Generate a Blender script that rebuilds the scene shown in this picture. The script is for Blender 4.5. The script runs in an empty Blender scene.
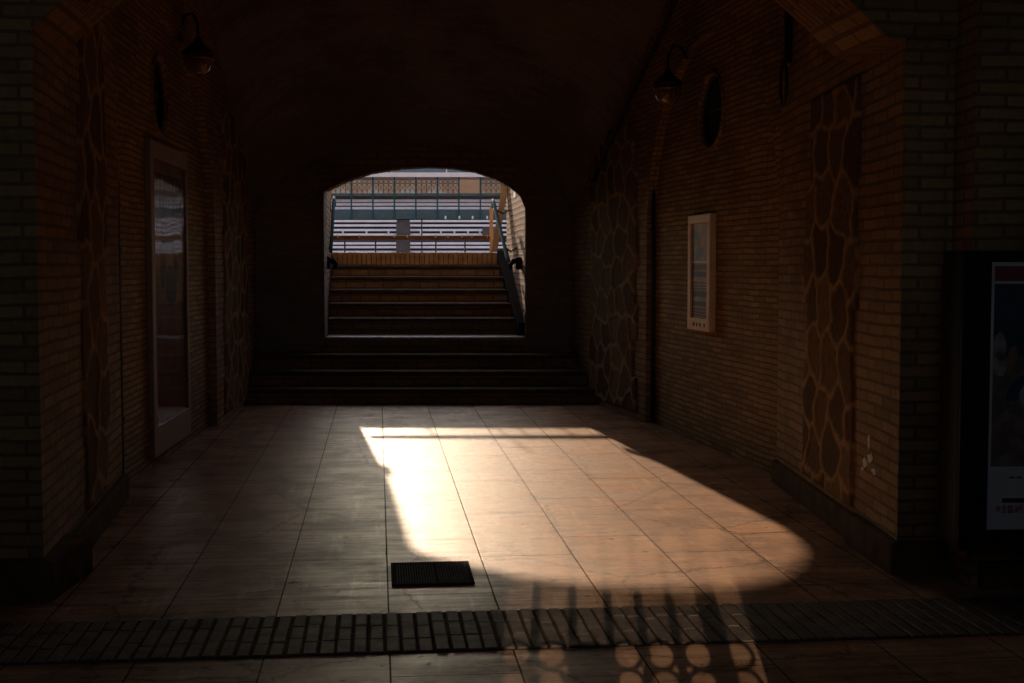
import bpy, bmesh, math, random
import numpy as np
from mathutils import Vector, Matrix

# ---------------------------------------------------------------- camera, sky, sun, exposure
S = bpy.context.scene
COL = S.collection
F_PX = 1300.0
PITCH = math.atan((341.5 - 265.0) / F_PX)
cam = bpy.data.cameras.new('camera')
cam.sensor_width = 36.0
cam.lens = 36.0 * F_PX / 1024.0
cam.clip_end = 500
co = bpy.data.objects.new('camera', cam)
COL.objects.link(co)
co.location = (0, 0, 1.5)
co.rotation_euler = (math.pi / 2 - PITCH, 0, 0)
S.camera = co

SUN_AZ, SUN_EL = 0.182, 0.2807          # sideways and upward travel per metre of depth
SUN_DIR = Vector((-SUN_AZ, 1.0, SUN_EL)).normalized()   # towards the sun

world = bpy.data.worlds.new('sky')
S.world = world
world.use_nodes = True
wn = world.node_tree
wn.nodes.clear()
w_out = wn.nodes.new('ShaderNodeOutputWorld')
w_bg = wn.nodes.new('ShaderNodeBackground')
w_sky = wn.nodes.new('ShaderNodeTexSky')
w_sky.sky_type = 'NISHITA'
w_sky.sun_disc = False
w_sky.sun_elevation = math.asin(SUN_DIR.z)
w_sky.sun_rotation = math.atan2(SUN_DIR.x, SUN_DIR.y)
w_sky.air_density = 1.0
w_sky.dust_density = 2.0
w_sky.ozone_density = 1.0
w_bg.inputs['Strength'].default_value = 1.0
w_mul = wn.nodes.new('ShaderNodeMix')
w_mul.data_type = 'RGBA'
w_mul.blend_type = 'MULTIPLY'
w_mul.inputs[0].default_value = 1.0
w_mul.inputs[7].default_value = (0.24, 0.265, 0.30, 1)
wn.links.new(w_sky.outputs[0], w_mul.inputs[6])
w_haze = wn.nodes.new('ShaderNodeMix')              # thin bright haze over the whole sky
w_haze.data_type = 'RGBA'
w_haze.blend_type = 'ADD'
w_haze.inputs[0].default_value = 1.0
w_haze.inputs[7].default_value = (0.44, 0.385, 0.38, 1)
wn.links.new(w_mul.outputs[2], w_haze.inputs[6])
wn.links.new(w_haze.outputs[2], w_bg.inputs['Color'])
wn.links.new(w_bg.outputs[0], w_out.inputs['Surface'])

sun = bpy.data.lights.new('sun', 'SUN')
sun.energy = 7.6
sun.angle = math.radians(0.53)
sun.color = (1.0, 0.74, 0.51)
so = bpy.data.objects.new('sun', sun)
COL.objects.link(so)
so.rotation_euler = SUN_DIR.to_track_quat('Z', 'Y').to_euler()
so.location = (-10, 40, 20)

# the lamp in the street behind the gate, whose light falls through the gate's grille
lamp = bpy.data.lights.new('street_light', 'SPOT')
lamp.energy = 7000.0
lamp.color = (1.0, 0.85, 0.66)
lamp.shadow_soft_size = 0.012
lamp.spot_size = math.radians(6.0)
lamp.spot_blend = 0.3
lo = bpy.data.objects.new('street_light', lamp)
COL.objects.link(lo)
lo.location = (-0.40, -10.0, 4.6)
lo.rotation_euler = (Vector((-0.40, -10.0, 4.6)) - Vector((0.50, 5.2, 0))).to_track_quat('Z', 'Y').to_euler()

S.view_settings.view_transform = 'Standard'
S.view_settings.look = 'None'
S.view_settings.gamma = 1.0
S.view_settings.use_curve_mapping = False
S.view_settings.exposure = -0.47
S.cycles.diffuse_bounces = 6
S.cycles.max_bounces = 12
S.cycles.use_denoising = True
S.cycles.sample_clamp_indirect = 6.0

R = random.Random(7)

# ---------------------------------------------------------------- materials
def new_mat(name):
    m = bpy.data.materials.new(name)
    m.use_nodes = True
    nt = m.node_tree
    nt.nodes.clear()
    o = nt.nodes.new('ShaderNodeOutputMaterial')
    b = nt.nodes.new('ShaderNodeBsdfPrincipled')
    nt.links.new(b.outputs[0], o.inputs['Surface'])
    return m, nt, b

def N(nt, kind, **kw):
    n = nt.nodes.new(kind)
    for k, v in kw.items():
        if k in n.inputs:
            n.inputs[k].default_value = v
        else:
            setattr(n, k, v)
    return n

def ramp(nt, src, stops):
    r = nt.nodes.new('ShaderNodeValToRGB')
    el = r.color_ramp.elements
    while len(el) < len(stops):
        el.new(0.5)
    for e, (p, c) in zip(el, stops):
        e.position = p
        e.color = (*c, 1) if len(c) == 3 else c
    nt.links.new(src, r.inputs[0])
    return r.outputs[0]

def mix(nt, fac, a, b, mode='MIX'):
    n = nt.nodes.new('ShaderNodeMix')
    n.data_type = 'RGBA'
    n.blend_type = mode
    for sock, v in ((n.inputs[0], fac), (n.inputs[6], a), (n.inputs[7], b)):
        if isinstance(v, (int, float)):
            sock.default_value = v
        elif isinstance(v, tuple):
            sock.default_value = (*v, 1)
        else:
            nt.links.new(v, sock)
    return n.outputs[2]

def bump(nt, b, height, strength=0.5, dist=0.01, normal=None):
    n = N(nt, 'ShaderNodeBump', Strength=strength, Distance=dist)
    nt.links.new(height, n.inputs['Height'])
    if normal is not None:
        nt.links.new(normal, n.inputs['Normal'])
    nt.links.new(n.outputs[0], b.inputs['Normal'])
    return n.outputs[0]

def plain(name, col, rough=0.6, var=0.25, scale=12.0, bmp=0.15, metal=0.0, spec=0.5):
    """one colour with a little procedural wear"""
    m, nt, b = new_mat(name)
    tc = N(nt, 'ShaderNodeTexCoord')
    nz = N(nt, 'ShaderNodeTexNoise', Scale=scale, Detail=5.0, Roughness=0.6)
    nt.links.new(tc.outputs['Object'], nz.inputs['Vector'])
    lo_c = tuple(c * (1 - var) for c in col)
    hi_c = tuple(min(1, c * (1 + var)) for c in col)
    nt.links.new(ramp(nt, nz.outputs[0], [(0.3, lo_c), (0.7, hi_c)]), b.inputs['Base Color'])
    b.inputs['Roughness'].default_value = rough
    b.inputs['Metallic'].default_value = metal
    b.inputs['Specular IOR Level'].default_value = spec
    if bmp:
        bump(nt, b, nz.outputs[0], bmp, 0.01)
    return m

def brick_mat(name, c1, c2, mortar, w=0.27, h=0.066, joint=0.012, strength=0.7, rough=0.85, dist=0.012, dirt=0.5, wob_amt=0.03):
    m, nt, b = new_mat(name)
    uv = N(nt, 'ShaderNodeUVMap')
    wob = N(nt, 'ShaderNodeTexNoise', Scale=2.2, Detail=3.0)
    nt.links.new(uv.outputs[0], wob.inputs['Vector'])
    sub = N(nt, 'ShaderNodeVectorMath', operation='SUBTRACT')
    nt.links.new(wob.outputs[1], sub.inputs[0])
    sub.inputs[1].default_value = (0.5, 0.5, 0.5)
    sc = N(nt, 'ShaderNodeVectorMath', operation='SCALE')
    nt.links.new(sub.outputs[0], sc.inputs[0])
    sc.inputs['Scale'].default_value = wob_amt
    add = N(nt, 'ShaderNodeVectorMath', operation='ADD')
    nt.links.new(uv.outputs[0], add.inputs[0])
    nt.links.new(sc.outputs[0], add.inputs[1])
    bt = N(nt, 'ShaderNodeTexBrick', Scale=1.0)
    bt.inputs['Brick Width'].default_value = w
    bt.inputs['Row Height'].default_value = h
    bt.inputs['Mortar Size'].default_value = joint
    bt.inputs['Mortar Smooth'].default_value = 0.35
    bt.inputs['Bias'].default_value = -0.1
    bt.inputs['Color1'].default_value = (*c1, 1)
    bt.inputs['Color2'].default_value = (*c2, 1)
    bt.inputs['Mortar'].default_value = (*mortar, 1)
    nt.links.new(add.outputs[0], bt.inputs['Vector'])
    big = N(nt, 'ShaderNodeTexNoise', Scale=0.9, Detail=6.0, Roughness=0.65)
    nt.links.new(uv.outputs[0], big.inputs['Vector'])
    fine = N(nt, 'ShaderNodeTexNoise', Scale=28.0, Detail=5.0, Roughness=0.65)
    nt.links.new(uv.outputs[0], fine.inputs['Vector'])
    d = ramp(nt, big.outputs[0], [(0.3, (1 - dirt,) * 3), (0.7, (1.0, 1.0, 1.0))])
    c = mix(nt, 1.0, bt.outputs[0], d, 'MULTIPLY')
    g = ramp(nt, fine.outputs[0], [(0.25, (0.6, 0.6, 0.6)), (0.75, (1.15, 1.15, 1.15))])
    c = mix(nt, 0.7, c, g, 'MULTIPLY')
    nt.links.new(c, b.inputs['Base Color'])
    b.inputs['Roughness'].default_value = rough
    b.inputs['Specular IOR Level'].default_value = 0.12
    inv = N(nt, 'ShaderNodeMath', operation='SUBTRACT')
    inv.inputs[0].default_value = 1.0
    nt.links.new(bt.outputs['Fac'], inv.inputs[1])
    ad = N(nt, 'ShaderNodeMath', operation='MULTIPLY_ADD')
    nt.links.new(fine.outputs[0], ad.inputs[0])
    ad.inputs[1].default_value = 0.55
    nt.links.new(inv.outputs[0], ad.inputs[2])
    bump(nt, b, ad.outputs[0], strength, dist)
    return m

M = {}
M['brick'] = brick_mat('tunnel_brick', (0.54, 0.33, 0.15), (0.32, 0.20, 0.095), (0.25, 0.16, 0.08), w=0.26, h=0.060, joint=0.009)
M['thin_brick'] = brick_mat('thin_course_brick', (0.60, 0.385, 0.17), (0.34, 0.215, 0.10), (0.25, 0.16, 0.08), w=0.24, h=0.044, joint=0.008)
M['brick_vault'] = brick_mat('vault_brick', (0.34, 0.27, 0.215), (0.26, 0.21, 0.175), (0.30, 0.245, 0.20), w=0.26, h=0.07)
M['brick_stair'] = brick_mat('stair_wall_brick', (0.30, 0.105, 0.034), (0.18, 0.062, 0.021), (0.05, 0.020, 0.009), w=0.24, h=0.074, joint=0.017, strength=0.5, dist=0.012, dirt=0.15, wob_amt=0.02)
M['brick_step'] = brick_mat('step_brick', (0.46, 0.27, 0.14), (0.33, 0.19, 0.10), (0.22, 0.15, 0.09), w=0.24, h=0.08, strength=0.4)
M['black_iron'] = plain('black_iron', (0.018, 0.021, 0.023), 0.5, 0.3, 30)
M['dark_pane'] = plain('dark_pane', (0.012, 0.02, 0.026), 0.35, 0.2, 6, 0.02)
M['teal_metal'] = plain('teal_painted_metal', (0.030, 0.080, 0.086), 0.85, 0.2, 20, spec=0.08)
M['teal_panel'] = plain('teal_painted_panel', (0.055, 0.072, 0.068), 0.6, 0.25, 3)
M['grey_metal'] = plain('grey_metal', (0.10, 0.10, 0.095), 0.9, 0.3, 20, spec=0.04)
M['white_plank'] = plain('white_painted_plank', (0.88, 0.71, 0.68), 0.6, 0.10, 2.5)
M['white_card'] = plain('white_card', (0.70, 0.68, 0.64), 0.6, 0.06, 4, 0.0)
M['brown_wood'] = plain('brown_wood', (0.19, 0.085, 0.040), 0.65, 0.35, 8)
M['dark_wood'] = plain('dark_wood', (0.085, 0.05, 0.04), 0.65, 0.3, 4)
M['shaded_frame_wood'] = plain('pale_wood_shaded', (0.28, 0.19, 0.12), 0.6, 0.15, 10)  # pale frame wood darkened to put the left wall's shade into the colour
M['pale_wood'] = plain('pale_wood', (0.86, 0.60, 0.36), 0.55, 0.12, 10)
M['board_wood'] = plain('weathered_board', (0.58, 0.36, 0.17), 0.7, 0.2, 14)
M['ochre'] = plain('ochre_plaster', (0.88, 0.48, 0.25), 0.85, 0.15, 0.9)
M['edge_brick'] = plain('edge_brick', (0.46, 0.24, 0.085), 0.8, 0.35, 9, 0.3)
M['pale_plaster'] = plain('pale_plaster', (0.96, 0.70, 0.50), 0.85, 0.1, 1.5)
M['pink_stone'] = plain('pink_stone', (0.88, 0.66, 0.58), 0.8, 0.1, 1.5)
M['slate'] = plain('slate_blue_roof', (0.13, 0.15, 0.16), 0.7, 0.2, 2.0)
M['ground'] = plain('piazza_ground', (0.25, 0.17, 0.12), 0.9, 0.3, 2.0)
M['tread'] = plain('worn_dark_tread', (0.10, 0.068, 0.046), 0.9, 0.35, 7, 0.4, spec=0.08)
M['landing'] = plain('landing_stone', (0.20, 0.17, 0.15), 0.38, 0.25, 5, 0.2)
M['kerb'] = plain('kerb_stone_shaded', (0.020, 0.014, 0.010), 1.0, 0.3, 7, 0.3, spec=0.03)  # near-black tone paints in the shade below the sunlit stair wall
M['case'] = plain('navy_case', (0.012, 0.016, 0.021), 0.65, 0.2, 10, 0.05, spec=0.06)
M['groove'] = plain('dirty_groove', (0.045, 0.032, 0.024), 0.95, 0.4, 9, 0.2, spec=0.05)
M['matte_iron'] = plain('matte_iron', (0.016, 0.018, 0.02), 0.95, 0.3, 30, spec=0.04)
M['aged_paper'] = plain('aged_paper', (0.62, 0.60, 0.55), 0.7, 0.06, 4, 0.0, spec=0.2)
M['plinth'] = plain('plinth_stone', (0.11, 0.070, 0.040), 0.95, 0.35, 7, 0.4, spec=0.05)
M['brass'] = plain('aged_brass', (0.28, 0.17, 0.06), 0.35, 0.3, 20, metal=0.8)

def lamp_glass():
    m, nt, b = new_mat('amber_lamp_glass')
    b.inputs['Base Color'].default_value = (0.22, 0.12, 0.045, 1)
    b.inputs['Roughness'].default_value = 0.12
    b.inputs['Transmission Weight'].default_value = 0.35
    return m
M['lamp_glass'] = lamp_glass()

def clear_pane():
    """thin acrylic sheet: seen through, mirror-like at a slant"""
    m, nt, b = new_mat('clear_acrylic')
    out = [n for n in nt.nodes if n.type == 'OUTPUT_MATERIAL'][0]
    nt.nodes.remove(b)
    tr = N(nt, 'ShaderNodeBsdfTransparent')
    tr.inputs[0].default_value = (0.9, 0.9, 0.9, 1)
    gl = N(nt, 'ShaderNodeBsdfGlossy', Roughness=0.05)
    tc = N(nt, 'ShaderNodeTexCoord')
    nz = N(nt, 'ShaderNodeTexNoise', Scale=1.6, Detail=1.0)
    nt.links.new(tc.outputs['Object'], nz.inputs['Vector'])
    bp = N(nt, 'ShaderNodeBump', Strength=0.25, Distance=0.02)
    nt.links.new(nz.outputs[0], bp.inputs['Height'])
    nt.links.new(bp.outputs[0], gl.inputs['Normal'])
    fr = N(nt, 'ShaderNodeFresnel', IOR=1.28)
    mx = N(nt, 'ShaderNodeMixShader')
    dm = N(nt, 'ShaderNodeMath', operation='MULTIPLY')
    nt.links.new(fr.outputs[0], dm.inputs[0])
    dm.inputs[1].default_value = 0.28
    nt.links.new(dm.outputs[0], mx.inputs[0])
    nt.links.new(tr.outputs[0], mx.inputs[1])
    nt.links.new(gl.outputs[0], mx.inputs[2])
    nt.links.new(mx.outputs[0], out.inputs['Surface'])
    return m
M['acrylic'] = clear_pane()

PHI = math.atan(0.103)                       # the paving runs along the passage, turned a little from the steps
EU = Vector((math.cos(PHI), math.sin(PHI), 0))
EW = Vector((-math.sin(PHI), math.cos(PHI), 0))
def UW(u, w, z=0.0):
    v = EU * u + EW * w
    return Vector((v.x, v.y, z))

def floor_mat():
    m, nt, b = new_mat('polished_stone_slabs')
    tc = N(nt, 'ShaderNodeTexCoord')
    mp = N(nt, 'ShaderNodeMapping', vector_type='POINT')
    mp.inputs['Rotation'].default_value = (0, 0, -PHI)
    nt.links.new(tc.outputs['Object'], mp.inputs['Vector'])
    sep = N(nt, 'ShaderNodeSeparateXYZ')
    nt.links.new(mp.outputs[0], sep.inputs[0])
    cu = N(nt, 'ShaderNodeMath', operation='ADD')
    nt.links.new(sep.outputs[0], cu.inputs[0])
    cu.inputs[1].default_value = -0.517 + 0.48 * 40
    cw = N(nt, 'ShaderNodeMath', operation='ADD')
    nt.links.new(sep.outputs[1], cw.inputs[0])
    cw.inputs[1].default_value = 20.0 + 0.10
    com = N(nt, 'ShaderNodeCombineXYZ')
    nt.links.new(cw.outputs[0], com.inputs[0])
    nt.links.new(cu.outputs[0], com.inputs[1])
    bt = N(nt, 'ShaderNodeTexBrick', Scale=1.0)
    bt.offset = 0.37
    bt.offset_frequency = 2
    bt.inputs['Brick Width'].default_value = 1.18
    bt.inputs['Row Height'].default_value = 0.48
    bt.inputs['Mortar Size'].default_value = 0.0048
    bt.inputs['Mortar Smooth'].default_value = 0.5
    bt.inputs['Bias'].default_value = 0.0
    bt.inputs['Color1'].default_value = (0.58, 0.322, 0.185, 1)
    bt.inputs['Color2'].default_value = (0.50, 0.275, 0.155, 1)
    bt.inputs['Mortar'].default_value = (0.10, 0.06, 0.04, 1)
    nt.links.new(com.outputs[0], bt.inputs['Vector'])
    # grain across the slab
    st = N(nt, 'ShaderNodeMapping')
    st.inputs['Scale'].default_value = (1.1, 14.0, 1.0)
    nt.links.new(mp.outputs[0], st.inputs['Vector'])
    grain = N(nt, 'ShaderNodeTexNoise', Scale=1.4, Detail=8.0, Roughness=0.68)
    nt.links.new(st.outputs[0], grain.inputs['Vector'])
    blot = N(nt, 'ShaderNodeTexNoise', Scale=2.6, Detail=8.0, Roughness=0.7)
    nt.links.new(mp.outputs[0], blot.inputs['Vector'])
    spots = N(nt, 'ShaderNodeTexNoise', Scale=9.0, Detail=6.0, Roughness=0.75)
    nt.links.new(mp.outputs[0], spots.inputs['Vector'])
    ds = N(nt, 'ShaderNodeMapping')
    ds.inputs['Rotation'].default_value = (0, 0, 0.75)
    ds.inputs['Scale'].default_value = (9.0, 0.8, 1.0)
    nt.links.new(mp.outputs[0], ds.inputs['Vector'])
    scr = N(nt, 'ShaderNodeTexNoise', Scale=1.6, Detail=5.0, Roughness=0.6)
    nt.links.new(ds.outputs[0], scr.inputs['Vector'])
    c = mix(nt, 0.8, bt.outputs[0], ramp(nt, grain.outputs[0], [(0.34, (0.55, 0.55, 0.57)), (0.62, (1.12, 1.12, 1.12))]), 'MULTIPLY')
    c = mix(nt, 0.9, c, ramp(nt, blot.outputs[0], [(0.36, (0.48, 0.42, 0.38)), (0.56, (1.06, 1.06, 1.06))]), 'MULTIPLY')
    c = mix(nt, 1.0, c, ramp(nt, scr.outputs[0], [(0.57, (1, 1, 1)), (0.68, (1.3, 1.35, 1.4))]), 'MULTIPLY')
    c = mix(nt, 1.0, c, ramp(nt, spots.outputs[0], [(0.345, (0.15, 0.12, 0.1)), (0.385, (1, 1, 1))]), 'MULTIPLY')
    ck = N(nt, 'ShaderNodeTexVoronoi', feature='DISTANCE_TO_EDGE', Scale=1.15)
    wv = mix(nt, 0.16, mp.outputs[0], spots.outputs[1])
    nt.links.new(wv, ck.inputs['Vector'])
    c = mix(nt, 1.0, c, ramp(nt, ck.outputs['Distance'], [(0.0, (0.35, 0.3, 0.27)), (0.011, (1, 1, 1))]), 'MULTIPLY')
    nt.links.new(c, b.inputs['Base Color'])
    rg = ramp(nt, grain.outputs[0], [(0.38, (0.62, 0.62, 0.62)), (0.60, (0.34, 0.34, 0.34))])
    rg2 = mix(nt, 0.5, rg, ramp(nt, blot.outputs[0], [(0.35, (0.54, 0.54, 0.54)), (0.65, (0.36, 0.36, 0.36))]))
    nt.links.new(rg2, b.inputs['Roughness'])
    sp = N(nt, 'ShaderNodeMath', operation='MULTIPLY_ADD')
    nt.links.new(bt.outputs['Fac'], sp.inputs[0])
    sp.inputs[1].default_value = -0.09
    sp.inputs[2].default_value = 0.09
    nt.links.new(sp.outputs[0], b.inputs['Specular IOR Level'])
    inv = N(nt, 'ShaderNodeMath', operation='MULTIPLY_ADD')
    nt.links.new(bt.outputs['Fac'], inv.inputs[0])
    inv.inputs[1].default_value = -0.12
    nt.links.new(grain.outputs[0], inv.inputs[2])
    bump(nt, b, inv.outputs[0], 0.5, 0.006)
    return m
M['floor'] = floor_mat()
M['gutter_brick'] = plain('gutter_brick', (0.13, 0.085, 0.062), 0.75, 0.5, 9, 0.5, spec=0.3)

def rubble_mat():
    m, nt, b = new_mat('rubble_and_mortar')
    at = N(nt, 'ShaderNodeVertexColor', layer_name='stone')
    tc = N(nt, 'ShaderNodeTexCoord')
    nz = N(nt, 'ShaderNodeTexNoise', Scale=22.0, Detail=6.0, Roughness=0.7)
    nt.links.new(tc.outputs['Object'], nz.inputs['Vector'])
    c = mix(nt, 0.8, at.outputs[0], ramp(nt, nz.outputs[0], [(0.3, (0.55, 0.55, 0.55)), (0.7, (1.25, 1.25, 1.25))]), 'MULTIPLY')
    nt.links.new(c, b.inputs['Base Color'])
    b.inputs['Roughness'].default_value = 0.95
    b.inputs['Specular IOR Level'].default_value = 0.05
    bump(nt, b, nz.outputs[0], 0.6, 0.015)
    return m
M['rubble'] = rubble_mat()

def print_mat(name, dark, light, scale, seed):
    """a printed picture: mottled patches of two inks"""
    m, nt, b = new_mat(name)
    tc = N(nt, 'ShaderNodeTexCoord')
    mp = N(nt, 'ShaderNodeMapping')
    mp.inputs['Location'].default_value = (seed, seed * 0.7, seed * 1.3)
    nt.links.new(tc.outputs['Object'], mp.inputs['Vector'])
    nz = N(nt, 'ShaderNodeTexNoise', Scale=scale, Detail=4.0, Roughness=0.55)
    nt.links.new(mp.outputs[0], nz.inputs['Vector'])
    nt.links.new(ramp(nt, nz.outputs[0], [(0.4, dark), (0.6, light)]), b.inputs['Base Color'])
    b.inputs['Roughness'].default_value = 0.5
    return m
M['ink_navy'] = print_mat('navy_print', (0.02, 0.035, 0.055), (0.035, 0.055, 0.08), 5, 1)
M['ink_sand'] = print_mat('sand_print', (0.15, 0.11, 0.08), (0.26, 0.20, 0.15), 14, 2)
M['ink_figure'] = print_mat('figure_print', (0.26, 0.22, 0.20), (0.42, 0.38, 0.35), 20, 3)
M['ink_red'] = plain('red_ink', (0.22, 0.03, 0.035), 0.5, 0.1, 4, 0.0)
M['ink_black'] = plain('black_ink', (0.02, 0.02, 0.022), 0.5, 0.1, 4, 0.0)
M['ink_blue'] = plain('blue_ink', (0.03, 0.06, 0.13), 0.5, 0.2, 14, 0.0)
M['ink_orange'] = plain('orange_ink', (0.50, 0.12, 0.05), 0.5, 0.2, 14, 0.0)
M['ink_tan'] = print_mat('tan_print', (0.22, 0.13, 0.065), (0.36, 0.21, 0.11), 9, 4)
M['ink_maroon'] = print_mat('maroon_print', (0.24, 0.09, 0.07), (0.36, 0.15, 0.10), 4, 5)
M['ink_dusk'] = print_mat('dusk_print', (0.30, 0.20, 0.14), (0.52, 0.32, 0.20), 3, 6)
M['logo_blur'] = print_mat('red_logo_print', (0.40, 0.05, 0.05), (0.55, 0.42, 0.40), 40, 8)

# ---------------------------------------------------------------- mesh builder
class MB:
    def __init__(self):
        self.v = []
        self.f = []
        self.mi = []
        self.uv = []          # per face: list of uv or None
        self.mats = []
        self.cur = 0
    def use(self, m):
        if m not in self.mats:
            self.mats.append(m)
        self.cur = self.mats.index(m)
        return self
    def face(self, pts, uv=None):
        i = len(self.v)
        self.v += [tuple(p) for p in pts]
        self.f.append(list(range(i, i + len(pts))))
        self.mi.append(self.cur)
        self.uv.append(uv)
    def hexa(self, a, b, c, d, e, f, g, h):
        """bottom loop a b c d, top loop e f g h"""
        i = len(self.v)
        self.v += [tuple(p) for p in (a, b, c, d, e, f, g, h)]
        for q in ((3, 2, 1, 0), (4, 5, 6, 7), (0, 1, 5, 4), (1, 2, 6, 5), (2, 3, 7, 6), (3, 0, 4, 7)):
            self.f.append([i + k for k in q])
            self.mi.append(self.cur)
            self.uv.append(None)
    def box(self, x0, x1, y0, y1, z0, z1):
        self.hexa((x0, y0, z0), (x1, y0, z0), (x1, y1, z0), (x0, y1, z0),
                  (x0, y0, z1), (x1, y0, z1), (x1, y1, z1), (x0, y1, z1))
    def fbox(self, fr, s0, s1, n0, n1, z0, z1):
        """box in a wall frame: s along, n out of the wall, z up"""
        self.hexa(fr(s0, z0, n0), fr(s1, z0, n0), fr(s1, z0, n1), fr(s0, z0, n1),
                  fr(s0, z1, n0), fr(s1, z1, n0), fr(s1, z1, n1), fr(s0, z1, n1))
    def prism(self, pts, d):
        """polygon pts swept by vector d"""
        i = len(self.v)
        n = len(pts)
        d = Vector(d)
        self.v += [tuple(p) for p in pts] + [tuple(Vector(p) + d) for p in pts]
        self.f.append([i + k for k in range(n)][::-1])
        self.f.append([i + n + k for k in range(n)])
        for k in range(n):
            self.f.append([i + k, i + (k + 1) % n, i + n + (k + 1) % n, i + n + k])
        self.mi += [self.cur] * (n + 2)
        self.uv += [None] * (n + 2)
    def tube(self, pts, r, n=10, cap=True):
        pts = [Vector(p) for p in pts]
        rings = []
        rr = r if isinstance(r, (list, tuple)) else [r] * len(pts)
        up = None
        for k, p in enumerate(pts):
            d = (pts[min(k + 1, len(pts) - 1)] - pts[max(k - 1, 0)]).normalized()
            if up is None:
                up = Vector((0, 0, 1)) if abs(d.z) < 0.9 else Vector((1, 0, 0))
            a = d.cross(up).normalized()
            b = a.cross(d).normalized()
            up = b
            i = len(self.v)
            for q in range(n):
                t = 2 * math.pi * q / n
                self.v.append(tuple(p + (a * math.cos(t) + b * math.sin(t)) * rr[k]))
            rings.append(i)
        for k in range(len(rings) - 1):
            for q in range(n):
                q2 = (q + 1) % n
                self.f.append([rings[k] + q, rings[k] + q2, rings[k + 1] + q2, rings[k + 1] + q])
                self.mi.append(self.cur)
                self.uv.append(None)
        if cap:
            self.f.append([rings[0] + q for q in range(n)][::-1])
            self.f.append([rings[-1] + q for q in range(n)])
            self.mi += [self.cur] * 2
            self.uv += [None] * 2
    def ring(self, c, ax, ay, rad, r, n=24, m=6):
        """torus about centre c in the plane of ax, ay"""
        c, ax, ay = Vector(c), Vector(ax).normalized(), Vector(ay).normalized()
        nn = ax.cross(ay)
        i = len(self.v)
        for k in range(n):
            t = 2 * math.pi * k / n
            d = ax * math.cos(t) + ay * math.sin(t)
            for q in range(m):
                s = 2 * math.pi * q / m
                self.v.append(tuple(c + d * (rad + r * math.cos(s)) + nn * r * math.sin(s)))
        for k in range(n):
            for q in range(m):
                a, b = k * m + q, k * m + (q + 1) % m
                k2 = (k + 1) % n
                self.f.append([i + a, i + k2 * m + q, i + k2 * m + (q + 1) % m, i + b])
                self.mi.append(self.cur)
                self.uv.append(None)
    def lathe(self, c, prof, n=20):
        """profile of (radius, z) turned about a vertical axis through c"""
        c = Vector(c)
        rings = []
        for r, z in prof:
            i = len(self.v)
            for q in range(n):
                t = 2 * math.pi * q / n
                self.v.append(tuple(c + Vector((r * math.cos(t), r * math.sin(t), z))))
            rings.append(i)
        for k in range(len(rings) - 1):
            for q in range(n):
                q2 = (q + 1) % n
                self.f.append([rings[k] + q, rings[k] + q2, rings[k + 1] + q2, rings[k + 1] + q])
                self.mi.append(self.cur)
                self.uv.append(None)
        self.f.append([rings[0] + q for q in range(n)][::-1])
        self.f.append([rings[-1] + q for q in range(n)])
        self.mi += [self.cur] * 2
        self.uv += [None] * 2
    def build(self, name, mat=None, parent=None, bevel=0.0, smooth=False, weld=False, origin=None):
        me = bpy.data.meshes.new(name)
        org = Vector(origin) if origin is not None else Vector((0, 0, 0))
        if parent is not None:
            org = Vector(parent['_org']) if '_org' in parent else Vector((0, 0, 0))
        me.from_pydata([tuple(Vector(p) - org) for p in self.v], [], self.f)
        for m in (self.mats or [mat]):
            me.materials.append(m)
        me.polygons.foreach_set('material_index', self.mi)
        uvl = me.uv_layers.new(name='UVMap')
        for p in me.polygons:
            src = self.uv[p.index]
            nrm = p.normal
            flat = abs(nrm.z) > 0.75
            h = Vector((nrm.x, nrm.y, 0))
            t = Vector((0, 0, 1)).cross(h).normalized() if h.length > 1e-6 else Vector((1, 0, 0))
            if t.x + t.y * 0.35 < 0:
                t = -t
            for k, li in enumerate(p.loop_indices):
                if src is not None:
                    uvl.data[li].uv = src[k]
                else:
                    c = Vector(self.v[self.f[p.index][k]])
                    uvl.data[li].uv = (c.x, c.y) if flat else (c.dot(t), c.z)
        if smooth:
            me.polygons.foreach_set('use_smooth', [True] * len(me.polygons))
        me.update()
        if weld:
            bm = bmesh.new()
            bm.from_mesh(me)
            bmesh.ops.remove_doubles(bm, verts=bm.verts, dist=1e-4)
            bmesh.ops.recalc_face_normals(bm, faces=bm.faces)
            bm.to_mesh(me)
            bm.free()
        o = bpy.data.objects.new(name, me)
        COL.objects.link(o)
        if parent is not None:
            o.parent = parent
            o.location = (0, 0, 0)
            if '_org' in parent:
                o['_org'] = list(parent['_org'])
        else:
            o.location = org
        if origin is not None:
            o['_org'] = list(org)
        if bevel:
            b = o.modifiers.new('bevel', 'BEVEL')
            b.width = bevel
            b.segments = 2
            b.limit_method = 'ANGLE'
        return o

def thing(name, label, cat, loc, group=None):
    o = bpy.data.objects.new(name, None)
    COL.objects.link(o)
    o.location = loc
    o.empty_display_size = 0.2
    o['label'] = label
    o['category'] = cat
    o['_org'] = list(loc)
    if group:
        o['group'] = group
    return o

def tag(o, label, cat, group=None, kind=None):
    o['label'] = label
    o['category'] = cat
    if group:
        o['group'] = group
    if kind:
        o['kind'] = kind
    return o

def struct(o, label=None, cat=None):
    o['kind'] = 'structure'
    if label:
        o['label'] = label
        o['category'] = cat or 'wall'
    return o

def frame(p, q, inward):
    """wall frame: s runs from p to q, n points towards `inward` (a point in the passage)"""
    p, q = Vector((*p, 0)), Vector((*q, 0))
    t = (q - p).normalized()
    n = Vector((-t.y, t.x, 0))
    if n.dot(Vector((*inward, 0)) - p) < 0:
        n = -n
    def fr(s, z, d=0.0):
        v = p + t * s + n * d
        return Vector((v.x, v.y, z))
    fr.L = (q - p).length
    fr.t, fr.n = t, n
    return fr

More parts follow.
